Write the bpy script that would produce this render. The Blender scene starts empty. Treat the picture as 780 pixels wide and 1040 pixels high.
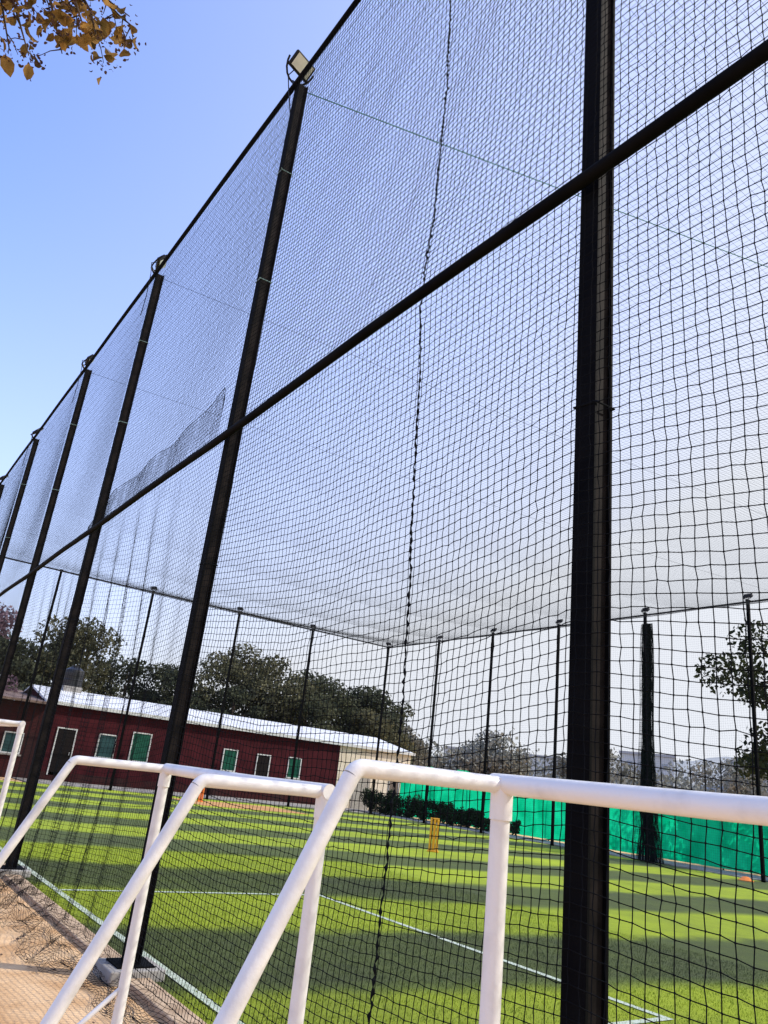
import bpy, math, random
import numpy as np
from mathutils import Vector, Matrix
random.seed(7); rng = np.random.default_rng(7)
S = bpy.context.scene; COL = S.collection
EYE = 1.65
# ------------------------------------------------------------------ helpers
def tag(o, label=None, cat=None, group=None, kind=None):
    if label: o['label'] = label
    if cat: o['category'] = cat
    if group: o['group'] = group
    if kind: o['kind'] = kind
    return o
def thing(name, label, cat, loc=(0,0,0), rz=0, group=None):
    o = bpy.data.objects.new(name, None); COL.objects.link(o)
    o.location = loc; o.rotation_euler = (0,0,rz); o.empty_display_size = .2
    return tag(o, label, cat, group)
class MB:
    def __init__(s): s.v=[]; s.f=[]
    def box(s, x0,x1,y0,y1,z0,z1, M=None):
        b=len(s.v)
        p=[(x0,y0,z0),(x1,y0,z0),(x1,y1,z0),(x0,y1,z0),(x0,y0,z1),(x1,y0,z1),(x1,y1,z1),(x0,y1,z1)]
        if M is not None: p=[tuple(M@Vector(q)) for q in p]
        s.v+=p
        for f in ((3,2,1,0),(4,5,6,7),(0,1,5,4),(1,2,6,5),(2,3,7,6),(3,0,4,7)): s.f.append(tuple(b+i for i in f))
        return s
    def poly(s, pts):
        b=len(s.v); s.v+=[tuple(p) for p in pts]; s.f.append(tuple(range(b,b+len(pts)))); return s
    def prism(s, prof, a, b, axis=0):
        n=len(prof); k=len(s.v)
        for c in (a,b):
            for (p,q) in prof:
                s.v.append((c,p,q) if axis==0 else (p,c,q))
        s.f.append(tuple(range(k,k+n))[::-1]); s.f.append(tuple(range(k+n,k+2*n)))
        for i in range(n):
            j=(i+1)%n; s.f.append((k+i,k+j,k+n+j,k+n+i))
        return s
    def tube(s, pts, r, n=10, cap=True):
        P=[Vector(p) for p in pts]; R=r if isinstance(r,(list,tuple)) else [r]*len(P)
        b=len(s.v); up=None
        for i,p in enumerate(P):
            d=(P[min(i+1,len(P)-1)]-P[max(i-1,0)]).normalized()
            if up is None: up=Vector((0,0,1)) if abs(d.z)<.9 else Vector((1,0,0))
            a=d.cross(up).normalized(); c=a.cross(d).normalized(); up=c
            for k in range(n):
                t=2*math.pi*k/n; s.v.append(tuple(p+(a*math.cos(t)+c*math.sin(t))*R[i]))
        for i in range(len(P)-1):
            for k in range(n):
                q=(k+1)%n; s.f.append((b+i*n+k,b+i*n+q,b+(i+1)*n+q,b+(i+1)*n+k))
        if cap:
            s.f.append(tuple(b+k for k in range(n))[::-1]); s.f.append(tuple(b+(len(P)-1)*n+k for k in range(n)))
        return s
    def build(s, name, mat, parent=None, smooth=False, bevel=0, loc=None):
        me=bpy.data.meshes.new(name); me.from_pydata(s.v,[],s.f); me.update()
        if smooth:
            me.shade_smooth()
            try: me.set_sharp_from_angle(angle=math.radians(40))
            except Exception: pass
        me.materials.append(mat)
        o=bpy.data.objects.new(name,me); COL.objects.link(o)
        if loc: o.location=loc
        if parent: o.parent=parent
        if bevel:
            m=o.modifiers.new('bevel','BEVEL'); m.width=bevel; m.segments=2; m.limit_method='ANGLE'
        return o
def npmesh(name, blocks, mat, parent=None):
    V=[];L=[];T=[];off=0
    for v,f in blocks:
        v=np.asarray(v,dtype=np.float32).reshape(-1,3); f=np.asarray(f,dtype=np.int32)
        V.append(v); L.append((f+off).ravel()); T.append(np.full(len(f),f.shape[1],dtype=np.int32)); off+=len(v)
    V=np.concatenate(V);L=np.concatenate(L);T=np.concatenate(T)
    me=bpy.data.meshes.new(name)
    me.vertices.add(len(V)); me.vertices.foreach_set('co',V.ravel())
    me.loops.add(len(L)); me.loops.foreach_set('vertex_index',L)
    st=np.concatenate([[0],np.cumsum(T)[:-1]]).astype(np.int32)
    me.polygons.add(len(T)); me.polygons.foreach_set('loop_start',st)
    try: me.polygons.foreach_set('loop_total',T)
    except Exception: pass
    me.update(calc_edges=True); me.validate()
    me.materials.append(mat)
    o=bpy.data.objects.new(name,me); COL.objects.link(o)
    if parent: o.parent=parent
    return o
def dup(root, loc, label, rz=None, group=None):
    r=root.copy(); COL.objects.link(r); r.location=loc; r['label']=label
    if rz is not None: r.rotation_euler=(0,0,rz)
    if group: r['group']=group
    for ch in list(root.children):
        c=ch.copy(); COL.objects.link(c); c.parent=r
        for g in list(ch.children):
            d=g.copy(); COL.objects.link(d); d.parent=c
    return r
# ------------------------------------------------------------------ materials
def mat(name, c1, c2=None, rough=.6, scale=3, metal=0, bump=0, bscale=40, detail=5, spec=.5, transl=0, lo=.35, hi=.65):
    m=bpy.data.materials.new(name); m.use_nodes=True; nt=m.node_tree; N=nt.nodes; Lk=nt.links
    b=N['Principled BSDF']; b.inputs['Roughness'].default_value=rough; b.inputs['Metallic'].default_value=metal
    b.inputs['Specular IOR Level'].default_value=spec
    b.inputs['Base Color'].default_value=(*c1,1)
    tc=N.new('ShaderNodeTexCoord')
    if c2:
        n=N.new('ShaderNodeTexNoise'); n.inputs['Scale'].default_value=scale; n.inputs['Detail'].default_value=detail
        Lk.new(tc.outputs['Object'],n.inputs['Vector'])
        r=N.new('ShaderNodeValToRGB'); r.color_ramp.elements[0].position=lo; r.color_ramp.elements[1].position=hi
        r.color_ramp.elements[0].color=(*c1,1); r.color_ramp.elements[1].color=(*c2,1)
        Lk.new(n.outputs['Fac'],r.inputs['Fac']); Lk.new(r.outputs['Color'],b.inputs['Base Color'])
    if bump:
        n2=N.new('ShaderNodeTexNoise'); n2.inputs['Scale'].default_value=bscale; n2.inputs['Detail'].default_value=6
        Lk.new(tc.outputs['Object'],n2.inputs['Vector'])
        bp=N.new('ShaderNodeBump'); bp.inputs['Strength'].default_value=bump; bp.inputs['Distance'].default_value=.02
        Lk.new(n2.outputs['Fac'],bp.inputs['Height']); Lk.new(bp.outputs['Normal'],b.inputs['Normal'])
    if transl:
        t=N.new('ShaderNodeBsdfTranslucent'); mx=N.new('ShaderNodeMixShader'); mx.inputs['Fac'].default_value=transl
        if c2: Lk.new(r.outputs['Color'],t.inputs['Color'])
        else: t.inputs['Color'].default_value=(*c1,1)
        Lk.new(b.outputs[0],mx.inputs[1]); Lk.new(t.outputs[0],mx.inputs[2]); Lk.new(mx.outputs[0],N['Material Output'].inputs['Surface'])
    return m
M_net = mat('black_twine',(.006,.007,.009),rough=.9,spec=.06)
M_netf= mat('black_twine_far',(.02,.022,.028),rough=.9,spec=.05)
M_roofn=mat('grey_roof_twine',(.06,.06,.075),rough=.9,spec=.05)
M_post= mat('black_painted_steel',(.0016,.0017,.0024),(.0045,.0045,.005),rough=.75,scale=4,spec=.05,bump=.1,bscale=60)
M_web = mat('brownish_steel',(.006,.005,.005),(.018,.014,.013),rough=.75,scale=9,spec=.06)  # mottled, browner and slightly lighter than the flange colour
M_white=mat('white_gloss_paint',(.60,.575,.545),(.76,.735,.70),rough=.36,scale=9,bump=.08,bscale=70,lo=.28,hi=.48,spec=.4,detail=9)
M_dirt= mat('sandy_dirt',(.56,.33,.16),(.78,.53,.30),rough=.95,scale=2.5,bump=.6,bscale=25,detail=10,spec=.05)
M_conc= mat('weathered_concrete',(.25,.23,.21),(.38,.36,.33),rough=.9,scale=5,bump=.4,bscale=30,detail=9,spec=.2)
M_kerb= mat('dusty_kerb',(.36,.25,.16),(.54,.40,.27),rough=.9,scale=6,bump=.4,bscale=30,detail=9,spec=.1)
M_line= mat('worn_white_turf',(.40,.48,.36),(.60,.65,.55),rough=.9,scale=30,bump=.4,bscale=200,spec=.1)
M_yel = mat('yellow_plastic',(.85,.36,.01),(.9,.45,.02),rough=.5)
M_ora = mat('orange_plastic',(.8,.22,.03),(.7,.2,.03),rough=.5)
M_red = mat('maroon_wall_paint',(.040,.007,.010),(.068,.012,.016),rough=.9,scale=1.2,detail=8,spec=.1)
M_red2= mat('dull_red_wall',(.05,.012,.013),(.04,.018,.018),rough=.9,scale=1,spec=.1)
M_beige=mat('beige_wall',(.66,.56,.42),(.76,.66,.52),rough=.85,scale=1.5,spec=.2)
M_frame=mat('white_window_frame',(.60,.60,.58),rough=.6)
M_glass=mat('dark_window_glass',(.010,.035,.04),(.025,.07,.075),rough=.25,scale=1.5,spec=.3)
M_green=mat('green_shade_cloth',(.0,.44,.21),(.008,.68,.35),rough=.8,scale=1.3,transl=.6,detail=7,spec=.1)
M_bark= mat('bark',(.05,.035,.025),(.10,.075,.055),rough=.95,scale=8,bump=.5,bscale=20,spec=.1)
M_lt  = mat('floodlight_housing',(.012,.012,.014),rough=.5,spec=.2)
M_lens= mat('floodlight_glass',(.62,.66,.62),(.78,.8,.76),rough=.15,scale=8)
M_tie = mat('pale_tie_cord',(.25,.4,.42),rough=.7)
M_cord= mat('green_cord',(.03,.22,.12),rough=.7)
M_tank= mat('black_plastic_tank',(.012,.012,.014),rough=.4)
M_hill= mat('hazy_hill',(.34,.355,.35),(.42,.43,.41),rough=1,scale=.04,detail=9,spec=0)  # distance haze is put into the base colours of hill and houses
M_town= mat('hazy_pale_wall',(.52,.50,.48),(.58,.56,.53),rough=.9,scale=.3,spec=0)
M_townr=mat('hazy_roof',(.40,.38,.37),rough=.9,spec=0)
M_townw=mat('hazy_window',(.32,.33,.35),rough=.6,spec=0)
def leafmat(name,a,b,sc=.8,tr=.3): return mat(name,a,b,rough=.7,scale=sc,transl=tr,spec=.1,detail=8)
L_dark= leafmat('dark_leaves',(.012,.019,.009),(.060,.070,.028))
L_hedge=leafmat('hedge_leaves',(.016,.028,.016),(.05,.075,.035),3)
L_back= leafmat('hazy_dim_olive_leaves',(.036,.046,.032),(.105,.112,.062))  # leaf colours lifted to carry the distance haze of the back trees
L_mid = leafmat('hazy_olive_leaves',(.058,.064,.038),(.165,.155,.082))  # olive paled with the same built-in distance haze
L_haze= leafmat('hazy_leaves',(.19,.195,.17),(.30,.30,.25),.25,.2)  # aerial haze of far trees and woodland is mixed into these leaf colours
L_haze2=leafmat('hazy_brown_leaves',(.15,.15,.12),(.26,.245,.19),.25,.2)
L_pink= leafmat('pinkish_blossom',(.14,.09,.11),(.30,.20,.24))
L_aut = leafmat('yellowing_leaves',(.09,.06,.018),(.48,.27,.07),5,.4)
L_pur = leafmat('dry_purple_pods',(.06,.03,.028),(.15,.09,.07),3,.2)
# roof with corrugation
def roofmat():
    m=mat('white_corrugated_sheet',(.62,.64,.66),(.78,.79,.80),rough=.45,scale=.8,detail=8)
    nt=m.node_tree;N=nt.nodes;Lk=nt.links;tc=N.new('ShaderNodeTexCoord');w=N.new('ShaderNodeTexWave');w.wave_type='BANDS';w.bands_direction='X';w.inputs['Scale'].default_value=1.6
    Lk.new(tc.outputs['Object'],w.inputs['Vector']);b=N.new('ShaderNodeBump');b.inputs['Strength'].default_value=.6;b.inputs['Distance'].default_value=.04
    Lk.new(w.outputs['Fac'],b.inputs['Height']);Lk.new(b.outputs['Normal'],N['Principled BSDF'].inputs['Normal']);return m
M_roof=roofmat()
M_roofd=mat('rusty_roof_sheet',(.13,.08,.06),(.22,.15,.12),rough=.8,scale=2)
# turf
def turfmat(name):
    m=bpy.data.materials.new(name);m.use_nodes=True;nt=m.node_tree;N=nt.nodes;Lk=nt.links;b=N['Principled BSDF']
    b.inputs['Roughness'].default_value=.85;b.inputs['Specular IOR Level'].default_value=.08
    tc=N.new('ShaderNodeTexCoord');sp=N.new('ShaderNodeSeparateXYZ');Lk.new(tc.outputs['Object'],sp.inputs[0])
    def noise(sc,det=4,rough=.6):
        n=N.new('ShaderNodeTexNoise');n.inputs['Scale'].default_value=sc;n.inputs['Detail'].default_value=det;n.inputs['Roughness'].default_value=rough;Lk.new(tc.outputs['Object'],n.inputs['Vector']);return n
    def mth(op,a,bb,cl=False):
        x=N.new('ShaderNodeMath');x.operation=op;x.use_clamp=cl
        for i,q in enumerate((a,bb)):
            if q is None: continue
            if isinstance(q,(int,float)): x.inputs[i].default_value=q
            else: Lk.new(q,x.inputs[i])
        return x.outputs[0]
    n1=noise(.35,3); n2=noise(3,8,.75); n3=noise(60,3,.8); n4=noise(.3,5,.65); n5=noise(1.1,5,.7)
    ph=mth('ADD',mth('MULTIPLY',sp.outputs['Y'],math.pi/2.35),mth('MULTIPLY',n1.outputs['Fac'],.9))
    ph=mth('ADD',ph,mth('MULTIPLY',sp.outputs['X'],.17))
    ph=mth('ADD',ph,mth('MULTIPLY',n5.outputs['Fac'],.6))
    s=mth('SINE',ph,None)
    s=mth('ADD',mth('MULTIPLY',s,1.5),.58,True)
    f=mth('ADD',mth('MULTIPLY',s,.60),.04)
    f=mth('ADD',f,mth('MULTIPLY',n2.outputs['Fac'],.30))
    f=mth('ADD',f,mth('MULTIPLY',mth('SUBTRACT',n4.outputs['Fac'],.5),.6))
    f=mth('ADD',f,mth('MULTIPLY',mth('SUBTRACT',n5.outputs['Fac'],.5),.4))
    f=mth('ADD',f,mth('MULTIPLY',mth('SUBTRACT',n3.outputs['Fac'],.5),.6))
    r=N.new('ShaderNodeValToRGB');e=r.color_ramp.elements
    e[0].position=.05;e[0].color=(.090,.108,.055,1);e[1].position=.90;e[1].color=(.43,.53,.045,1)
    q=e.new(.42);q.color=(.155,.20,.055,1)
    Lk.new(f,r.inputs['Fac']);Lk.new(r.outputs['Color'],b.inputs['Base Color'])
    bp=N.new('ShaderNodeBump');bp.inputs['Strength'].default_value=.9;bp.inputs['Distance'].default_value=.03
    nb=noise(110,4,.8);Lk.new(nb.outputs['Fac'],bp.inputs['Height']);Lk.new(bp.outputs['Normal'],b.inputs['Normal'])
    return m
M_turf=turfmat('artificial_turf')
# ------------------------------------------------------------------ setting
g=MB(); g.poly([(-1500,-1500,0),(1500,-1500,0),(1500,1500,0),(-1500,1500,0)]).build('ground',M_dirt); tag(bpy.data.objects['ground'],kind='structure')
o=MB().poly([(2.62,-12,.02),(26.5,-12,.02),(26.5,38,.02),(2.62,38,.02)]).build('playing_field',M_turf); tag(o,kind='structure')
ln=MB()
def strip(x0,x1,y0,y1): ln.poly([(x0,y0,.027),(x1,y0,.027),(x1,y1,.027),(x0,y1,.027)])
strip(2.80,2.88,-10,36.9); strip(2.884,6.556,10.45,10.53); strip(6.56,6.64,4.6,10.53); strip(2.884,6.556,4.6,4.68)
strip(6.644,25.3,-1.5,-1.42)
o=ln.build('field_markings',M_line); tag(o,kind='structure')
o=MB().box(26.5,28.4,-12,40,-.1,.06).build('concrete_path',M_conc); tag(o,kind='structure')
o=MB().box(8,33,38,41.9,-.1,.05).build('concrete_apron',M_conc); tag(o,kind='structure')
# near blades of turf
n=130000
bx=2.64+rng.random(n)**1.2*7.5; by=2.2+rng.random(n)*13
h=.012+rng.random(n)*.018; an=rng.random(n)*2*math.pi; w=.0022+rng.random(n)*.002
P=np.stack([bx,by,np.full(n,.019)],1); A=np.stack([np.cos(an)*w,np.sin(an)*w,np.zeros(n)],1)
tip=P+np.stack([(rng.random(n)-.5)*.02,(rng.random(n)-.5)*.02,h],1)
V=np.stack([P-A,P+A,tip],1).reshape(-1,3); F=np.arange(3*n).reshape(-1,3)
o=npmesh('turf_blades',[(V,F)],M_turf); tag(o,'short green artificial grass blades nearest the net','grass',kind='stuff')
# kerb under near net
kb=MB().box(2.40,2.60,-4,37.6,-.05,.05).build('kerb',M_kerb,bevel=.01); tag(kb,kind='structure')
# hills
az=np.linspace(-.9,1.9,160); rad=np.linspace(150,520,26)
AZ,RR=np.meshgrid(az,rad,indexing='ij')
hh=np.clip((RR-150)/110,0,1)**.7*(18+5*np.sin(AZ*4.3+.6)+2.6*np.sin(AZ*13)+1.2*np.sin(AZ*31+RR*.02)+.7*np.sin(AZ*71+RR*.1))
VV=np.stack([RR*np.cos(AZ),RR*np.sin(AZ),hh-.3],-1).reshape(-1,3)
ii,jj=np.meshgrid(np.arange(159),np.arange(25),indexing='ij'); a=(ii*26+jj).ravel()
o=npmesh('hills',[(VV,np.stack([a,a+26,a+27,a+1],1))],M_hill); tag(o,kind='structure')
# ------------------------------------------------------------------ foliage
def leaves(cs, rs, n, size, sq=.8):
    cs=np.asarray(cs,float); rs=np.asarray(rs,float); pr=rs**2/np.sum(rs**2); k=rng.choice(len(cs),n,p=pr)
    d=rng.normal(size=(n,3)); d/=np.linalg.norm(d,axis=1)[:,None]; q=rng.random(n)**.4
    c=cs[k]+d*(rs[k]*q)[:,None]*np.array([1,1,sq])
    a=rng.normal(size=(n,3)); a/=np.linalg.norm(a,axis=1)[:,None]
    b=np.cross(a,rng.normal(size=(n,3))); b/=np.linalg.norm(b,axis=1)[:,None]
    s=(size*(.6+.8*rng.random(n)))[:,None]
    V=np.stack([c-a*s,c-b*s*.55,c+a*s,c+b*s*.55],1).reshape(-1,3)
    return V,np.arange(4*n).reshape(-1,4)
def tree(name,label,x,y,h,cr,lm,n=6000,size=.16,nc=22,group=None,low=.3,trunk=.22,sparse=False,sq=.75,big=1.0):
    t=thing(name,label,'tree',(x,y,0),0,group)
    m=MB(); top=h*.62
    m.tube([(0,0,-.1),(.1,.05,h*.2),(-.1,.1,h*.4),(.1,0,top),(0,0,h*.85)],[trunk,trunk*.85,trunk*.65,trunk*.4,trunk*.1],8)
    cs=[];rs=[]
    for i in range(nc):
        a=random.random()*6.28; zz=random.random(); z=h*(low+(1-low)*zz*.92)
        prof=math.sin(math.pi*min(1,(.18+zz*.80)))**.6
        r=cr*prof*(.35+.65*random.random())
        c=(math.cos(a)*r,math.sin(a)*r,z-.3); cs.append(c); rs.append(cr*(.17+.2*random.random())*big)
        if i%2==0 or sparse:
            s=(random.uniform(-.1,.1),0,max(h*.22,min(z-h*.18,h*.7)))
            m.tube([s,(c[0]*.5,c[1]*.5,(s[2]+c[2])/2+.2),c],[trunk*.38,trunk*.22,trunk*.06],5)
    m.build('trunk',M_bark,t,smooth=True)
    npmesh('crown',[leaves(cs,rs,n,size,sq)],lm,t)
    return t
G='trees behind the maroon building'
tree('leafy_tree','tall olive tree behind left end of maroon building, beside the water tank',14.6,60,11.0,5.0,L_mid,15000,.145,30,G,big=1.2)
tree('leafy_tree','small dark tree filling the gap left of the water tank',9.3,58,8.6,3.8,L_back,10000,.145,22,G,big=1.2)
tree('leafy_tree','low dark tree behind the middle of the white roof, left of the tallest crown',22.2,61,9.2,4.4,L_back,12000,.145,24,G,big=1.25)
tree('leafy_tree','tallest broad olive tree behind the maroon building with uneven top',28.2,60,12.0,5.2,L_mid,18000,.145,32,G,big=1.2)
tree('leafy_tree','dark rounded tree right of the tallest olive crown behind white roof',35.3,60,10.4,4.9,L_back,16000,.145,30,G,big=1.25)
tree('leafy_tree','dark spreading tree at the right end of the clump behind the maroon building',41.4,60,9.9,4.6,L_back,16000,.145,30,G,big=1.25)
tree('leafy_tree','short dark tree low behind the roof between two bigger crowns',31.8,56,8.2,3.8,L_back,9000,.145,20,G,big=1.25)
tree('leafy_tree','low dark tree just right of the tall tree by the water tank',18.4,62,9.2,4.4,L_back,11000,.145,24,G,big=1.3)
tree('leafy_tree','low olive tree behind the roof just before the right end of the clump',38.4,56,7.6,3.6,L_mid,9000,.145,20,G,big=1.25)
tree('leafy_tree','low dark tree in front of the tallest olive crown, half hidden by roof',25.2,56,7.6,3.4,L_back,9000,.145,20,G,big=1.25)
tree('blossom_tree','pinkish grey blossom tree at far left above the low red shed',5.6,49,9.9,3.0,L_pink,4500,.12,20,low=.45)
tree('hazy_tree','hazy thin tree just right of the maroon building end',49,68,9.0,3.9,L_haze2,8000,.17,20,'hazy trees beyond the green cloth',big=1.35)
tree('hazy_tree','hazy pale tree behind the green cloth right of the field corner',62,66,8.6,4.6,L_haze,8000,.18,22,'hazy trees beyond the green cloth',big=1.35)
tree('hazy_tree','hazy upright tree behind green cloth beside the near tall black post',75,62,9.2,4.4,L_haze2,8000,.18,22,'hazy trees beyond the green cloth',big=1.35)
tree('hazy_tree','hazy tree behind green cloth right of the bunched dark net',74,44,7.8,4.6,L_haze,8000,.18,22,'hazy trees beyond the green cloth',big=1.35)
tree('leafy_tree','open branched green tree at right edge beyond the far net',33,17.0,10.4,3.9,L_dark,7500,.12,32,None,.42,.2,True)
# distant wood
cs=[];rs=[]
for i in range(560):
    a=random.uniform(-.3,1.35); r=random.uniform(88,150); s=random.uniform(1.9,3.3)
    for k in range(3):
        cs.append((r*math.cos(a)+random.uniform(-2,2),r*math.sin(a)+random.uniform(-2,2),random.uniform(.5,2.5)*s*.8)); rs.append(s)
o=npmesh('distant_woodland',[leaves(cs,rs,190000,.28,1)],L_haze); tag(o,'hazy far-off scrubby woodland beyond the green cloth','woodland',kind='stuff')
# shrubs at the left end of the cloth
od=['first','second','third','fourth','fifth','sixth','seventh','eighth','ninth','tenth']
for i in range(10):
    y=40.0-i*1.25; hh_=[1.4,1.3,1.35,1.2,1.25,1.1,1.1,.95,.9,.7][i]
    t=thing('shrub',od[i]+' shrub from the left in the dark row along the green cloth','shrub',(28.0+.1*math.sin(i*3),y,.06),0,'shrubs along the green cloth')
    m=MB(); cs=[];rs=[]
    for k in range(18):
        a=random.random()*6.28; c=(math.cos(a)*.25,random.uniform(-.8,.8),hh_*random.uniform(.1,.82)); cs.append(c); rs.append(hh_*random.uniform(.16,.27)); m.tube([(0,0,0),(c[0]*.5,c[1]*.5,c[2]*.6),c],[.03,.02,.008],5)
    m.build('stem',M_bark,t); npmesh('foliage',[leaves(cs,rs,2200,.055,1)],L_hedge,t)
# town
def house(x,y,w,d,h,label,fl):
    rz=math.atan2(y,x)-math.pi/2
    t=thing('hillside_house',label,'house',(x,y,4.0),rz,'hazy houses on the far slope')
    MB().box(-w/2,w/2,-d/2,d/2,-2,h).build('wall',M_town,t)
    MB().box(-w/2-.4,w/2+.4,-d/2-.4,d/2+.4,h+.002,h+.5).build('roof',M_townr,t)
    for f in range(fl):
        for k in range(3):
            X=-w/2+w*(k+.5)/3; Z=1.2+f*3
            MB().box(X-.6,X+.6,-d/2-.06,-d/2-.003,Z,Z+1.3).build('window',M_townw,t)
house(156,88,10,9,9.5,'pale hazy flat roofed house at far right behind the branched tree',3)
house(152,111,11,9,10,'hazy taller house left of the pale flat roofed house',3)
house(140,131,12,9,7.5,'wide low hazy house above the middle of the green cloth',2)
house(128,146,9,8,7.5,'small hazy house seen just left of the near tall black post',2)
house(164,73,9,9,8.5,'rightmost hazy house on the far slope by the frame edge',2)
# ------------------------------------------------------------------ maroon building
B=thing('clubhouse','long single storey maroon building with white corrugated roof beyond the field','building',(0,42,0))
MB().prism([(0,0),(9,0),(9,3.7),(4.5,4.55),(0,3.70)],8.9,26.6).build('wall',M_red,B)
MB().prism([(-.04,0),(9,0),(9,3.69),(4.5,4.54),(-.04,3.70)],26.602,32.2).build('porch_wall',M_beige,B)
MB().box(8.88,26.6,-.02,-.002,0,.45).build('plinth',M_red2,B)
rf=MB().prism([(-.22,3.71),(4.5,4.66),(9.5,3.68),(9.5,3.76),(4.5,4.76),(-.22,3.81)],8.7,32.4).build('roof',M_roof,B)
MB().box(8.7,32.4,-.27,-.225,3.66,3.83).build('fascia',M_frame,B)
MB().box(27.9,29.1,-.10,-.042,.05,2.3).build('shutter',mat('grey_shutter',(.30,.26,.22),(.36,.33,.28),scale=6),B)
def window(parent,X,z0,z1,w,name='window',yy=0,pm=M_glass,door=False):
    a=.06; m=MB(); x0=X-w/2;x1=X+w/2
    m.box(x0,x0+a,yy-.05,yy-.002,z0,z1).box(x1-a,x1,yy-.05,yy-.002,z0,z1).box(x0+a,x1-a,yy-.05,yy-.002,z1-a,z1)
    if not door: m.box(x0+a,x1-a,yy-.05,yy-.002,z0,z0+a)
    f=m.build(name,M_frame,parent)
    MB().box(x0+a,x1-a,yy-.02,yy-.003,z0+(0 if door else a),z1-a).build('panel' if door else 'pane',pm,f)
    if door: MB().tube([(x1-.16,yy-.06,z0+1.0),(x1-.16,yy-.06,z0+1.15)],.015,6).build('handle',M_frame,f)
    else: MB().box(x0-.08,x1+.08,yy-.12,yy-.003,z0-.08,z0-.003).build('sill',M_conc,f)
gr=mat('green_net_curtain_glass',(.006,.05,.035),(.015,.10,.06),rough=.35,spec=.2)
M_dark=mat('dark_brown_door',(.010,.007,.007),rough=.6,spec=.1)
window(B,10.1,.3,2.6,1.0,'door',0,M_dark,True)
window(B,12.2,1.35,2.55,.95,pm=M_glass); window(B,14.0,1.35,2.85,1.05,pm=gr)
window(B,19.25,1.4,2.6,.9,pm=gr); window(B,21.4,1.1,2.55,.9,pm=M_dark); window(B,23.5,1.4,2.6,.9,pm=gr)
window(B,31.0,.05,2.2,.85,'door',-.04,mat('brown_door',(.12,.09,.07),rough=.6),True)
Sd=thing('shed','low dull red shed with rusty roof at far left beyond the field','shed',(0,41.6,0))
MB().box(1.5,8.8,0,9,0,3.55).build('wall',M_red2,Sd)
MB().prism([(-.5,3.552),(9.3,4.5),(9.3,4.62),(-.5,3.66)],1.2,9.0).build('roof',M_roofd,Sd)
window(Sd,5.2,.05,2.3,1.1,'door',0,M_dark,True); window(Sd,7.6,1.1,2.1,.9)
Tk=thing('water_tank','black plastic water tank standing on the white roof near its left end','water tank',(10.8,46.4,4.82))
MB().tube([(0,0,.12),(0,0,.18),(0,0,.5),(0,0,.53),(0,0,.85),(0,0,.88),(0,0,1.05),(0,0,1.22),(0,0,1.25)],[.5,.55,.55,.52,.55,.55,.52,.26,.2],20).build('tank',M_tank,Tk,smooth=True)
MB().tube([(0,0,1.25),(0,0,1.32)],.22,16).build('lid',M_tank,Tk)
MB().box(-.5,.5,-.5,.5,-.3,.12).build('stand',M_conc,Tk)
# green cloth
def cloth():
    n=240; V=[];F=[]
    for i in range(n+1):
        t=i/n; y=-6+t*45.0; x=28.7+.05*math.sin(y*5)+.03*math.sin(y*13+1)+t*.6
        top=2.14+.74*t+.05*math.sin(y*2.1)-.10*abs(math.sin(y*math.pi/3))
        for k in range(5):
            q=k/4; V.append((x+.05*math.sin(y*9+k),y,.08+q*top))
    for i in range(n):
        for k in range(4): a=i*5+k; F.append((a,a+5,a+6,a+1))
    return V,F
Gc=thing('shade_cloth_screen','bright green shade cloth screen along the far side of the field','screen',(0,0,0))
v,f=cloth(); npmesh('cloth',[(v,f)],M_green,Gc)
for k in range(16):
    y=-5.9+k*2.98; MB().tube([(28.86+(y+6)/47.5*.6,y,0),(28.86+(y+6)/47.5*.6,y,2.35+.7*(y+6)/47.5)],.03,6).build('pole',M_post,Gc)
# ------------------------------------------------------------------ net posts
NX=2.5
H=9.47
def H_post(label,loc,rz=0,h=H,w=.115,d=.125,group=None):
    t=thing('net_post',label,'post',loc,rz,group)
    m=MB(); m.box(-d/2,-d/2+.016,-w/2,w/2,0,h)
    m.build('front_flange',M_post,t,bevel=.002)
    m=MB(); m.box(d/2-.016,d/2,-w/2,w/2,0,h)
    m.build('rear_flange',M_post,t,bevel=.002)
    MB().box(-d/2+.0161,d/2-.0161,-w/2+.018,w/2-.018,0,h-.01).build('web',M_web,t)
    MB().box(-.15,.15,-.15,.15,.1,.112).build('base_plate',M_post,t)
    MB().box(-.22,.22,-.22,.22,-.1,.0995).build('concrete_footing',M_conc,t,bevel=.012)
    for z in (3.4,6.6,8.1):
        tt=MB()
        tt.tube([(-d/2-.006,-w/2-.006,z),(d/2+.006,-w/2-.006,z+.01),(d/2+.006,w/2+.006,z+.015),(-d/2-.006,w/2+.006,z+.01),(-d/2-.006,-w/2-.006,z),(-d/2-.03,-w/2-.05,z-.03)],.0045,6)
        tt.build('cord_tie',M_tie if z>5 else M_net,t)
    return t
near_y=[2.1,6.65,11.6,16.1,21.3,26.4,31.7]
ordn=['nearest thick black net post, right of centre','second black net post from the camera, topped by the largest floodlight','third black net post along the near net line','fourth black net post along the near net line','fifth black net post along the near net line','sixth black net post along the near net line, at left frame edge','seventh black net post along the near net line']
GP='tall posts along the near side net'
P0=H_post(ordn[0],(NX,near_y[0],0),group=GP)
for y,l in zip(near_y[1:],ordn[1:]): dup(P0,(NX,y,0),l,group=GP)
def far_post(label,loc,group):
    t=thing('net_post',label,'post',loc,0,group)
    MB().box(-.05,.05,-.05,.05,0,H).build('shaft',M_post,t)
    MB().box(-.13,.13,-.13,.13,.06,.075).build('base_plate',M_post,t)
    MB().box(-.07,.07,-.07,.07,H+.001,H+.03).build('cap',M_post,t)
    return t
FX,FY=26.25,37.4
GF='posts of the far nets'
F0=far_post('black corner post where the two far nets meet',(FX,FY,0),GF)
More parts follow.
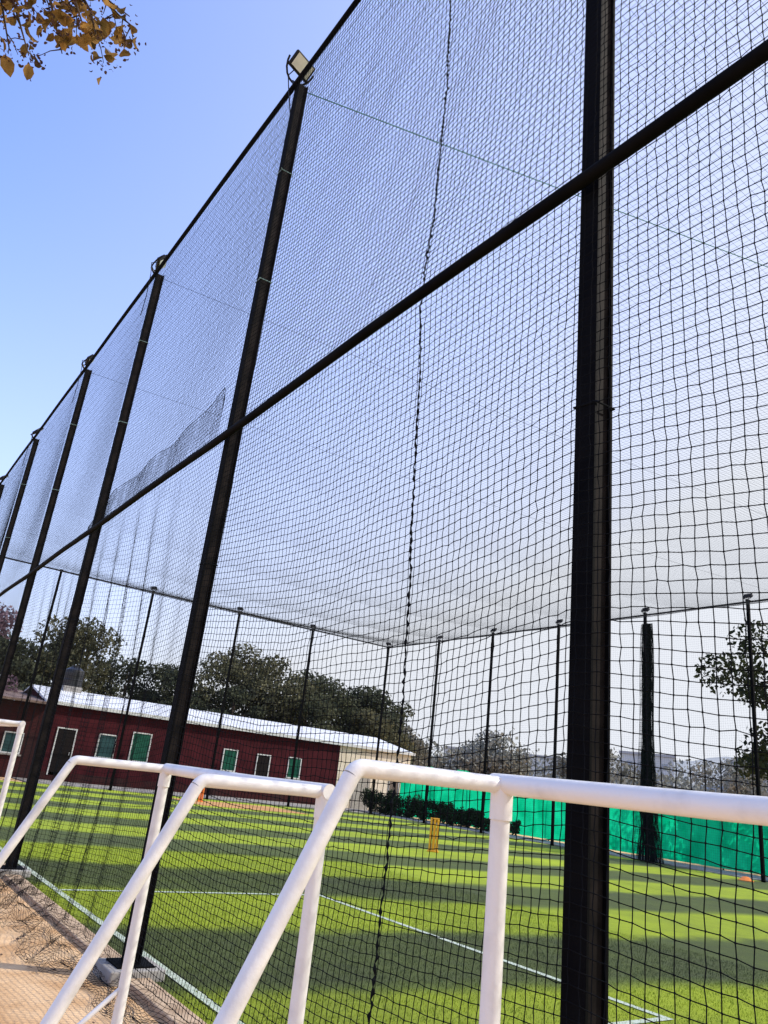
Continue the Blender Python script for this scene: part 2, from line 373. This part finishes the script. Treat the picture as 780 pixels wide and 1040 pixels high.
for x,l in ((2.5,'far left corner post at the end of the near net line'),(7.0,'end net post nearest the near net line, over the red shed'),(11.5,'second end net post from the left, in front of the maroon building'),(16.3,'third end net post from the left, in front of the maroon building'),(20.9,'end net post next to the far corner, before the white roof')):
    dup(F0,(x,FY,0),l,group=GF)
far_y=[32.6,28.3,23.9,19.2,14.75]
for y,l in zip(far_y,('first far side post right of the far corner','second far side post right of the far corner','far side post just left of the nearest thick black post','far side post beside the bunched dark net','rightmost far side post, in front of the open branched tree')):
    dup(F0,(FX,y,0),l,group=GF)
# rails
def rail(name,label,pts,r,cat='rail'):
    o=MB().tube(pts,r,10).build(name,M_post,smooth=True); return tag(o,label,cat)
RAILX=2.37
o=rail('cross_rail','long black horizontal pipe crossing the near posts at mid height',[(RAILX,-4,4.69)]+[(RAILX+.004*math.sin(y),y,4.69-.012*math.sin(y*1.3)) for y in np.arange(-3,37.4,1.0)]+[(RAILX,37.4,4.69)],.037)
o=rail('top_rail','black pipe along the top edge of the near net',[(2.42,-4,9.47)]+[(2.42,float(y),9.47-.01*math.sin(y*1.3)) for y in np.arange(-3,37.4,1.0)]+[(2.42,37.4,9.47)],.032)
o=rail('top_rail','black pipe along the top of the end net beyond the goals',[(2.5,FY,9.44),(FX,FY,9.44)],.035)
o=rail('top_rail','black pipe along the top of the far side net',[(FX,FY,9.42),(FX,-8,9.42)],.035)
# ------------------------------------------------------------------ floodlights
def flood(label,loc,rz):
    t=thing('floodlight',label,'floodlight',loc,rz,'floodlights on the net posts')
    R=Matrix.Translation((-.05,0,.20))@Matrix.Rotation(math.radians(-38),4,'Y')@Matrix.Rotation(math.radians(7),4,'X')
    m=MB(); m.box(-.028,.022,-.155,.155,-.105,.105,R)
    m.build('housing',M_lt,t,bevel=.018)
    m=MB()
    for k in range(9): y=-.12+k*.03; m.box(.0222,.05,y-.004,y+.004,-.08,.08,R)
    fi=m.build('heat_sink',M_lt,t); fi['kind']='stuff'
    MB().box(-.034,-.0285,-.125,.125,-.080,.080,R).build('glass',M_lens,t)
    arc=[(-.05-.0,-.185,.21)]+[(-.05+.14*math.sin(a),-.185*math.cos(a),.21-.17*math.sin(a)) for a in np.linspace(.25,math.pi-.25,9)]+[(-.05,.185,.21)]
    b=MB(); b.tube(arc,.013,8); b.build('bracket',M_lt,t,smooth=True)
    MB().tube([(.085,0,.05),(.03,0,-.04)],.02,6).build('stem',M_lt,t)
    MB().tube([(0,.05,.15),(.10,.07,.10),(.07,.05,-.1),(.06,-.05,-.5),(.07,-.04,-.9)],.007,6).build('cable',M_lt,t)
    return t
FL=flood('largest floodlight, on the second post of the near net line',(2.42,6.65,H+.04),math.radians(100))
for y,l in ((11.6,'floodlight on the third post of the near net line'),(16.1,'floodlight on the fourth post of the near net line'),(21.3,'floodlight on the fifth post of the near net line'),(26.4,'floodlight on the sixth post of the near net line, by the left frame edge')):
    dup(FL,(2.42,y,H+.04),l,math.radians(180+20*math.sin(y)))
for x,l in ((11.5,'small floodlight atop the second end net post from the left'),(16.3,'small floodlight atop the third end net post'),(20.9,'small floodlight atop the end net post next to the far corner'),(FX,'small floodlight atop the far corner post')):
    dup(FL,(x,FY,H+.0),l,math.radians(255))
for y,l in zip(far_y,('small floodlight atop the first post right of the far corner','small floodlight atop the second post right of the far corner','small floodlight atop the far post just left of the thick near post','small floodlight atop the far post by the bunched net','small floodlight atop the rightmost far post')):
    dup(FL,(FX,y,H+.0),l,math.radians(190))
# ------------------------------------------------------------------ nets
PY=np.array([-3.0]+near_y+[37.4])
def netpos(y,z):
    i=np.clip(np.searchsorted(PY,y,side='right')-1,0,len(PY)-2)
    t=(y-PY[i])/(PY[i+1]-PY[i]); bell=np.sin(np.pi*np.clip(t,0,1))
    up=z>4.69; zf=np.where(up,(z-4.69)/(9.45-4.69),z/4.69); zb=np.sin(np.pi*np.clip(zf,0,1))
    loose=np.exp(-((y-10.2)/3.2)**2)*(1-np.clip(z/4.69,0,1)**3)*np.where(y>6.65,1,.15)
    far=np.clip((8-y)/3,.12,1)
    x=2.41+.11*bell*zb+bell*far*(.014*np.sin(y*3.1+z*1.3)*zb+.004*np.sin(z*5+y*7))+loose*bell*.09*np.sin(y*9+.8*np.sin(z*1.1))
    zz=z-.17*bell*zb-far*(.012*bell*np.sin(y*3.3+z*1.7)*zb-.003*bell*np.sin(y*11+z*3)*zb)
    yy=y+far*(.020*np.sin(z*1.5+y*.9)*zb+.007*np.sin(z*3.9+y*2.3)*zb+.003*np.sin(z*9+y*5))*np.minimum(1,bell*2)+loose*bell*.06*np.sin(y*11.4+1.1*np.sin(z*1.3+1))
    return np.stack([x,yy,zz],-1)
def strands(P,r,A,B,ax,ns=3):
    if ax==0: P=np.swapaxes(P,0,1)
    n,m,_=P.shape; A=np.array(A,float);B=np.array(B,float)
    an=np.arange(ns)*2*np.pi/ns+.5
    off=r*(np.cos(an)[:,None]*A+np.sin(an)[:,None]*B)
    V=(P[:,:,None,:]+off[None,None]).reshape(-1,3)
    i,j,k=np.meshgrid(np.arange(n),np.arange(m-1),np.arange(ns),indexing='ij'); k2=(k+1)%ns
    b=(i*m+j)*ns
    F=np.stack([b+k,b+k2,b+ns+k2,b+ns+k],-1).reshape(-1,4)
    return V,F
def knots(P,r):
    P=P.reshape(-1,3); n=len(P)
    o=np.array([(1,0,0),(-1,0,0),(0,1,0),(0,-1,0),(0,0,1),(0,0,-1)],float)*r
    V=(P[:,None,:]+o[None]).reshape(-1,3)
    f=np.array([(0,2,4),(2,1,4),(1,3,4),(3,0,4),(2,0,5),(1,2,5),(3,1,5),(0,3,5)])
    F=(np.arange(n)[:,None,None]*6+f[None]).reshape(-1,3)
    return V,F
CELL=.053
NN=thing('side_net','tall black knotted net hung along the near side posts','net',(0,0,0))
ys=np.arange(-.6,11.6,CELL); zs=np.arange(.10,9.46,CELL)
Yg,Zg=np.meshgrid(ys,zs,indexing='ij'); Pn=netpos(Yg,Zg)+rng.normal(size=Yg.shape+(3,))*np.array([.002,.0022,.0022])
k1=int(7.25/CELL)
bl=[strands(Pn[:k1+1],.0023,(1,0,0),(0,1,0),1),strands(Pn[:k1+1],.0023,(1,0,0),(0,0,1),0),
    strands(Pn[k1+1:],.0018,(1,0,0),(0,1,0),1),strands(Pn[k1:],.0018,(1,0,0),(0,0,1),0)]
kk=Pn[:k1]; bl.append(knots(kk,.0060)); bl.append(knots(Pn[k1:k1+40],.0040))
ys2=np.arange(ys[-1]+CELL,37.4,CELL); zs2=np.linspace(.10,9.46,50)
Y2,Z2=np.meshgrid(ys2,zs2,indexing='ij'); bl.append(strands(netpos(Y2,Z2),.0014,(1,0,0),(0,1,0),1))
ys3=np.linspace(ys[-1],37.4,170); Y3,Z3=np.meshgrid(ys3,zs,indexing='ij'); bl.append(strands(netpos(Y3,Z3),.0016,(1,0,0),(0,0,1),0))
npmesh('netting',bl,M_net,NN)
# loose skirt on the ground
ys4=np.arange(3.5,14,CELL*1.1); ss=np.arange(0,1.0,CELL*1.0); Y4,S4=np.meshgrid(ys4,ss,indexing='ij')
edge=.30+.16*np.sin(Y4*1.1)+.10*np.sin(Y4*3.7)+.50*np.exp(-((Y4-9.6)/1.5)**2)
heap=.5+2.0*np.exp(-((Y4-9.6)/1.6)**2)
X4=2.38-S4*edge+.03*np.sin(Y4*13+S4*4); Z4=.10*np.clip(1-S4*4,0,1)+.015+heap*(.07*np.abs(np.sin(Y4*4.1+S4*6))*np.sin(np.pi*np.clip(S4,0,1))+.03*np.abs(np.sin(Y4*13+S4*11)))
P4=np.stack([X4,Y4+.07*np.sin(S4*9+Y4*4),Z4],-1)
npmesh('loose_hem',[strands(P4,.0017,(0,1,0),(0,0,1),1),strands(P4,.0017,(1,0,0),(0,0,1),0)],M_net,NN)
# folded second layer just above the cross rail
ys5=np.arange(6.75,11.55,CELL*.9); zs5=np.linspace(0,1,11); Y5,S5=np.meshgrid(ys5,zs5,indexing='ij')
t5=(Y5-6.65)/4.95
def top_of(t): return 4.72+(.60+.03*np.sin(t*17)+.02*np.sin(t*31))*np.clip((1-t)*5,0,1)**.7*np.clip(t*30,0,1)*(1-.30*t)
Q=netpos(Y5,4.72+(top_of(t5)-4.72)*S5); Q[...,0]-=.03+.015*np.sin(Y5*5)
npmesh('folded_layer',[strands(Q,.0019,(1,0,0),(0,1,0),1),strands(Q,.0018,(1,0,0),(0,0,1),0)],M_net,NN)
MB().tube([tuple(p) for p in Q[:,-1]],.0035,5).build('fold_edge_cord',M_net,NN)
# seam rope
zz=np.arange(.1,9.46,CELL*.5); yy=3.30+.028*zz+.0016*zz*zz*1.2
sp=netpos(yy,zz)+np.array([-.008,0,0])+rng.normal(size=(len(zz),3))*.003
rr=[ .0030 if i%2 else random.uniform(.006,.011) for i in range(len(sp))]
m=MB().tube([tuple(p) for p in sp],rr,6); m.build('seam_rope',M_net,NN)
# far nets
def flat_net(name,label,kind):
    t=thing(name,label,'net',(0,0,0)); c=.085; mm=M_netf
    if kind=='end':
        a=np.arange(2.5,FX,c); b=np.linspace(.1,9.42,14); Aq,Bq=np.meshgrid(a,b,indexing='ij')
        f=lambda A,Z:np.stack([A+.04*np.sin(Z*2+A),np.full_like(A,FY)+.06*np.sin(A*2.3),Z-.10*np.abs(np.sin((A-2.5)*np.pi/4.75))*np.sin(np.pi*Z/9.42)],-1)
        g1=strands(f(Aq,Bq),.0014,(1,0,0),(0,1,0),1)
        a=np.linspace(2.5,FX,60); b=np.arange(.1,9.42,c); Aq,Bq=np.meshgrid(a,b,indexing='ij'); g2=strands(f(Aq,Bq),.0014,(0,1,0),(0,0,1),0)
    elif kind=='far':
        f=lambda A,Z:np.stack([np.full_like(A,FX)+.06*np.sin(A*2.3),A+.04*np.sin(Z*2+A),Z-.10*np.abs(np.sin((A-14.75)*np.pi/4.45))*np.sin(np.pi*Z/9.42)],-1)
        a=np.arange(2,FY,c); b=np.linspace(.1,9.42,14); Aq,Bq=np.meshgrid(a,b,indexing='ij'); g1=strands(f(Aq,Bq),.0014,(1,0,0),(0,1,0),1)
        a=np.linspace(2,FY,90); b=np.arange(.1,9.42,c); Aq,Bq=np.meshgrid(a,b,indexing='ij'); g2=strands(f(Aq,Bq),.0014,(1,0,0),(0,0,1),0)
    else:
        mm=M_roofn
        def f(A,Bv):
            fx=(A-2.45)/(FX-2.45); s=1.0*np.sin(np.pi*fx)**.55*(.7+.3*np.sin(np.pi*np.clip((Bv+8)/45.4,0,1)))+.10*np.abs(np.sin((Bv-2.1)*np.pi/4.75))*np.sin(np.pi*fx)**.3
            e=np.clip((FY-Bv)/5,0,1)**.6
            return np.stack([A,Bv,9.45-s*e],-1)
        a=np.arange(2.5,FX,c); b=np.linspace(-4,FY,80); Aq,Bq=np.meshgrid(a,b,indexing='ij'); g1=strands(f(Aq,Bq),.0019,(1,0,0),(0,0,1),1)
        a=np.linspace(2.5,FX,50); b=np.arange(-4,FY,c); Aq,Bq=np.meshgrid(a,b,indexing='ij'); g2=strands(f(Aq,Bq),.0019,(0,1,0),(0,0,1),0)
    npmesh('netting',[g1,g2],mm,t); return t
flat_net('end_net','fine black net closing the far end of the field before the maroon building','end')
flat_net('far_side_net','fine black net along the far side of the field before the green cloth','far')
flat_net('roof_net','sagging grey net stretched overhead across the whole field','roof')
# bunched net curtain : dense gathered strands in three loose wraps
t=thing('bunched_net','dark gathered net curtain hanging beside a far side post','net',(26.0,18.95,0))
bl=[]
for lay,sc in ((0,1.0),(1,.72),(2,.42)):
    n_=110; qz=np.linspace(0,1,60); aa=np.linspace(0,2*np.pi,n_); AA,QQ=np.meshgrid(aa,qz,indexing='ij')
    r=(.36-.17*QQ+.03*np.sin(QQ*9)+np.where(QQ<.14,.16*(1-QQ/.14),0))*sc*(1+.28*np.sin(AA*7+QQ*2+lay)+.14*np.sin(AA*13+QQ*5))
    P_=np.stack([r*np.cos(AA)*.5,r*np.sin(AA)+.03*np.sin(QQ*5),.06+QQ*8.9],-1)
    bl+= [strands(P_,.0050,(1,0,0),(0,1,0),1),strands(P_,.004,(0,0,1),(1,0,0),0)]
npmesh('gathered_netting',bl,mat('gathered_black_net',(.010,.012,.012),(.022,.026,.025),rough=.95,scale=12,spec=.05),t)
MB().tube([(0,0,8.9),(.1,.1,9.3),(.25,.25,9.42)],.02,6).build('hanging_cord',M_post,t)
# cords across the roof
def cord(label,a,b,m_,r=.006,s=.12):
    pts=[]
    for i in range(25):
        q=i/24; p=Vector(a).lerp(Vector(b),q); p.z-=s*4*q*(1-q); pts.append(p)
    o=MB().tube(pts,r,6).build('support_cord',m_,smooth=True); tag(o,label,'cord','cords stretched over the roof net')
cord('green cord running from the second near post top across the roof net',(2.45,6.65,9.40),(26.2,-.6,9.40),M_cord,.006)
cord('thin dark cord from the third near post top across the roof net',(2.45,11.6,9.42),(26.2,8.7,9.42),M_net,.003)
cord('thin dark cord from the fourth near post top across the roof net',(2.45,16.1,9.42),(26.2,13.2,9.42),M_net,.003)
# ------------------------------------------------------------------ goals
def goal(label,x0,y0,y1,h,dt=.40,r=.0225):
    t=thing('mini_goal',label,'goal',(x0,y0,0),0,'white portable goals in front of the near net')
    w=y1-y0; r2=r*.80
    MB().tube([(0,-r*1.2 if w>0 else r*1.2,h),(0,w/3,h-.003),(0,w,h)],r,20).build('crossbar',M_white,t,smooth=True)
    for y in (0,w):
        MB().tube([(0,y,.02),(0,y,h*.5),(0,y,h-r*.6)],r*.97,20).build('goal_post',M_white,t,smooth=True)
        pts=[(-r*.5,y,h-.002),(-dt+.02,y,h-.004)]
        sl=.47
        for k in range(1,6):
            q=k/6; a=Vector((-dt+.02,0,h-.004)); c=Vector((-dt,0,h-.004)); b=Vector((-dt-.018*sl*1.3,0,h-.022*1.3)); p=a*(1-q)**2+c*2*q*(1-q)+b*q*q; pts.append((p.x,y,p.z))
        MB().tube(pts,r2,16).build('top_side_bar',M_white,t,smooth=True)
        e=pts[-1]; xe=e[0]-sl*(e[2]-.04)
        MB().tube([e,((e[0]+xe)/2,y,(e[2]+.04)/2),(xe,y,.04)],r2,16).build('rear_stay',M_white,t,smooth=True)
        MB().tube([(0,y,.04),(xe,y,.04)],r2*.98,14).build('ground_bar',M_white,t,smooth=True)
        MB().tube([(-.0,y,.78),(-.83,y,.06)],r2*.55,12).build('brace',M_white,t,smooth=True)
        MB().tube([(0,y-.001,h-.075),(0,y-.001,h-.045),(0,y-.001,h+.012)],r*1.12,20).build('corner_sleeve',M_white,t,smooth=True)
    MB().tube([(xe,0,.04),(xe,w,.04)],r2*.97,14).build('rear_ground_bar',M_white,t,smooth=True)
    return t
goal('nearest white goal frame with its crossbar running out of the right edge',1.27,1.31,-.25,1.68)
goal('middle white goal frame standing whole between the near posts',1.27,2.06,3.40,1.612)
goal('leftmost white goal frame, only its post and crossbar end in view',1.27,6.75,8.3,1.79)
# ------------------------------------------------------------------ cricket things
t=thing('wicket','yellow plastic wicket stumps standing on the turf in mid field','wicket',(14.9,18.0,.02),-.75)
MB().box(-.16,.16,-.07,.07,0,.04).build('base',M_yel,t,bevel=.01)
for k in (-1,0,1): MB().tube([(k*.095,0,.03),(k*.095,0,.84),(k*.095,0,.86)],[.040,.038,.02],10).build('stump',M_yel,t)
MB().tube([(-.13,0,.875),(.13,0,.875)],.022,8).build('bail',M_yel,t)
t=thing('wicket','small orange stumps standing on the tan mat near the end net','wicket',(14.6,34.2,.03),.2)
MB().box(-.13,.13,-.06,.06,0,.035).build('base',M_ora,t)
for k in (-1,0,1): MB().tube([(k*.095,0,.03),(k*.095,0,.80)],.035,8).build('stump',M_ora,t)
o=MB().box(13.6,18.8,31.6,35.4,.024,.034).build('pitch_mat',mat('tan_coir_mat',(.50,.26,.10),(.6,.34,.15),rough=.95,scale=5,spec=.1)); tag(o,'tan pitch mat lying on the turf near the end net','mat')
t=thing('marker_disc','small flat orange marker disc by the far edge of the turf at right','marker',(25.4,14.85,.021))
MB().tube([(0,0,0),(0,0,.02),(0,0,.03),(0,0,.12),(0,0,.125)],[.24,.24,.2,.09,.06],16).build('disc',M_ora,t,smooth=True)
# ------------------------------------------------------------------ overhanging tree, top left
t=thing('overhanging_tree','tree with yellowing leaves reaching into the top left corner','tree',(-3.2,4.4,0))
def L(x,y,z): return (x+3.2,y-4.4,z)
m=MB()
m.tube([L(-3.2,4.4,-.1),L(-3.1,4.4,2),L(-2.9,4.45,4),L(-2.5,4.5,5.9),L(-2.2,4.6,8)],[.22,.18,.15,.1,.04],10)
m.tube([L(-2.6,4.5,5.4),L(-1.8,4.6,6.4),L(-1.0,4.7,6.95),L(-.3,4.8,6.98),L(.36,4.85,6.95)],[.07,.055,.03,.014,.004],7)
tw=[((-.75,4.72,6.95),(-.45,4.8,6.45),(-.28,4.82,6.05)),((-.45,4.77,6.97),(-.15,4.8,6.6),(.02,4.85,6.28)),((-.15,4.8,6.98),(.10,4.82,6.75),(.20,4.8,6.52)),((.1,4.83,6.96),(.28,4.85,6.9),(.40,4.87,6.9)),((-.9,4.72,6.95),(-.7,4.75,6.4),(-.5,4.8,5.95)),((-.6,4.7,6.97),(-.36,4.7,6.35),(-.16,4.75,6.02)),((-.3,4.78,6.98),(-.05,4.75,6.75),(.12,4.72,6.42))]
for q in tw: m.tube([L(*p) for p in q],[.016,.010,.004],5)
ex=[]
for q in tw:
    a,b,c=[Vector(p) for p in q]
    for s in range(10):
        u=.15+.09*s; p=a*(1-u)**2+b*2*u*(1-u)+c*u*u
        e=p+Vector((random.uniform(-.15,.15),random.uniform(-.15,.15),random.uniform(-.15,.07)))
        m.tube([L(*p),L(*((p+e)/2+Vector((0,0,.02)))),L(*e)],[.006,.004,.0025],4,False); ex.append(e)
m.build('trunk',M_bark,t,smooth=True)
def leafset(cents,n,spread,size,droop=1):
    V=[];F=[]
    for i in range(n):
        c=Vector(random.choice(cents))+Vector((random.gauss(0,spread),random.gauss(0,spread),random.gauss(0,spread*.8)))
        a=Vector((random.uniform(-1,1),random.uniform(-1,1),-random.uniform(.1,1.3)*droop)).normalized()
        b=a.cross(Vector((random.uniform(-1,1),random.uniform(-1,1),random.uniform(-.3,1)))).normalized(); nn=a.cross(b)
        s=size*random.uniform(.5,1.25); k=len(V); c=Vector(L(*c))
        prof=[(0,0),(.22,.24),(.5,.33),(.78,.22),(1,0)]
        curl=random.uniform(.05,.28)
        mid=[c+a*s*u+nn*s*curl*math.sin(u*3) for u,_ in prof]
        lf=[mid[j]+b*s*prof[j][1]+nn*s*curl*.8 for j in (1,2,3)]; rt=[mid[j]-b*s*prof[j][1]+nn*s*curl*.8 for j in (1,2,3)]
        V+= [tuple(p) for p in mid+lf+rt]
        F+= [(k,k+1,k+5),(k+3,k+4,k+7),(k,k+8,k+1),(k+3,k+10,k+4)]
        F+= [(k+1,k+2,k+6),(k+1,k+6,k+5),(k+2,k+3,k+7),(k+2,k+7,k+6),(k+1,k+8,k+9),(k+1,k+9,k+2),(k+2,k+9,k+10),(k+2,k+10,k+3)]
    return V,F
big=[(-2.2+random.gauss(0,.9),4.6+random.gauss(0,.9),8.3+random.gauss(0,.6)) for _ in range(25)]+[(-1.5,4.6,7.2),(-1.2,4.6,7.3)]
v1,f1=leafset(ex,230,.045,.115); v2,f2=leafset(big,1500,.35,.12)
o=npmesh('crown',[(v1,f1),(v2,f2)],L_aut,t)
v3,f3=leafset(ex,1100,.055,.030,.4); o=npmesh('dry_pods',[(v3,f3)],L_pur,t); o['kind']='stuff'
# fallen leaves and grit on the dirt
nl=450
c=np.stack([rng.uniform(.2,2.3,nl),rng.uniform(4.5,14,nl),rng.uniform(.006,.02,nl)],1); an=rng.random(nl)*6.28; s=rng.uniform(.008,.030,nl)
a_=np.stack([np.cos(an)*s,np.sin(an)*s,rng.uniform(-.004,.004,nl)],1); b_=np.stack([-np.sin(an)*s*.5,np.cos(an)*s*.5,rng.uniform(-.004,.004,nl)],1)
V=np.stack([c-a_,c-b_,c+a_,c+b_],1).reshape(-1,3)
o=npmesh('fallen_leaves',[(V,np.arange(4*nl).reshape(-1,4))],L_pur); tag(o,'small dry fallen leaves scattered on the sandy dirt beside the net','leaves',kind='stuff')
# ------------------------------------------------------------------ light, sky, camera
el=math.radians(42); azv=Vector((.86,-.50,0)).normalized()
sv=Vector((azv.x*math.cos(el),azv.y*math.cos(el),math.sin(el)))
sl=bpy.data.lights.new('sun','SUN'); sl.energy=4.5; sl.angle=math.radians(.5); sl.color=(1,.94,.84)
so=bpy.data.objects.new('sun',sl); COL.objects.link(so); so.rotation_euler=sv.to_track_quat('Z','Y').to_euler()
W=bpy.data.worlds.new('World'); S.world=W; W.use_nodes=True; nt=W.node_tree
N=nt.nodes; Lk=nt.links
sk=N.new('ShaderNodeTexSky'); sk.sky_type='NISHITA'; sk.sun_disc=False; sk.sun_elevation=el; sk.sun_rotation=math.atan2(azv.x,azv.y)
sk.air_density=1.0; sk.dust_density=.8; sk.ozone_density=1.6; sk.altitude=300
tint=N.new('ShaderNodeMix'); tint.data_type='RGBA'; tint.blend_type='MULTIPLY'; tint.inputs['Factor'].default_value=1
Lk.new(sk.outputs[0],tint.inputs['A']); tint.inputs['B'].default_value=(2.1,2.2,3.0,1)
tc=N.new('ShaderNodeTexCoord'); sx=N.new('ShaderNodeSeparateXYZ'); Lk.new(tc.outputs['Generated'],sx.inputs[0])
def wm(op,a,b,cl=False):
    x=N.new('ShaderNodeMath'); x.operation=op; x.use_clamp=cl
    for i,q in enumerate((a,b)):
        if isinstance(q,(int,float)): x.inputs[i].default_value=q
        else: Lk.new(q,x.inputs[i])
    return x.outputs[0]
iz=wm('SUBTRACT',1.0,wm('MAXIMUM',sx.outputs['Z'],0.0)); hz=wm('POWER',iz,2.7)
dt=wm('ADD',wm('MULTIPLY',sx.outputs['X'],azv.x),wm('MULTIPLY',sx.outputs['Y'],azv.y))
mp=wm('MULTIPLY',wm('MULTIPLY',wm('ADD',dt,.42),1/.9,True),.74)
fac=wm('ADD',hz,mp,True)
hm=N.new('ShaderNodeMix'); hm.data_type='RGBA'; Lk.new(fac,hm.inputs['Factor']); Lk.new(tint.outputs['Result'],hm.inputs['A']); hm.inputs['B'].default_value=(.86/.15,.895/.15,.97/.15,1)
Lk.new(hm.outputs['Result'],N['Background'].inputs[0]); N['Background'].inputs[1].default_value=.15
cd=bpy.data.cameras.new('camera'); co=bpy.data.objects.new('camera',cd); COL.objects.link(co)
f2_=585747.0; fpx=math.sqrt(f2_)
Yc=Vector((-567,-211,-fpx)).normalized(); Zc=Vector((246,2115,-fpx)).normalized(); Xc=Yc.cross(Zc).normalized(); Yc=Zc.cross(Xc)
Mx=Matrix(((Xc.x,Xc.y,Xc.z,0),(Yc.x,Yc.y,Yc.z,0),(Zc.x,Zc.y,Zc.z,EYE),(0,0,0,1)))
co.matrix_world=Mx
cd.sensor_fit='HORIZONTAL'; cd.sensor_width=36; cd.lens=36*fpx/780; cd.clip_start=.05; cd.clip_end=4000
S.camera=co
S.view_settings.view_transform='Standard'; S.view_settings.look='None'; S.view_settings.exposure=0
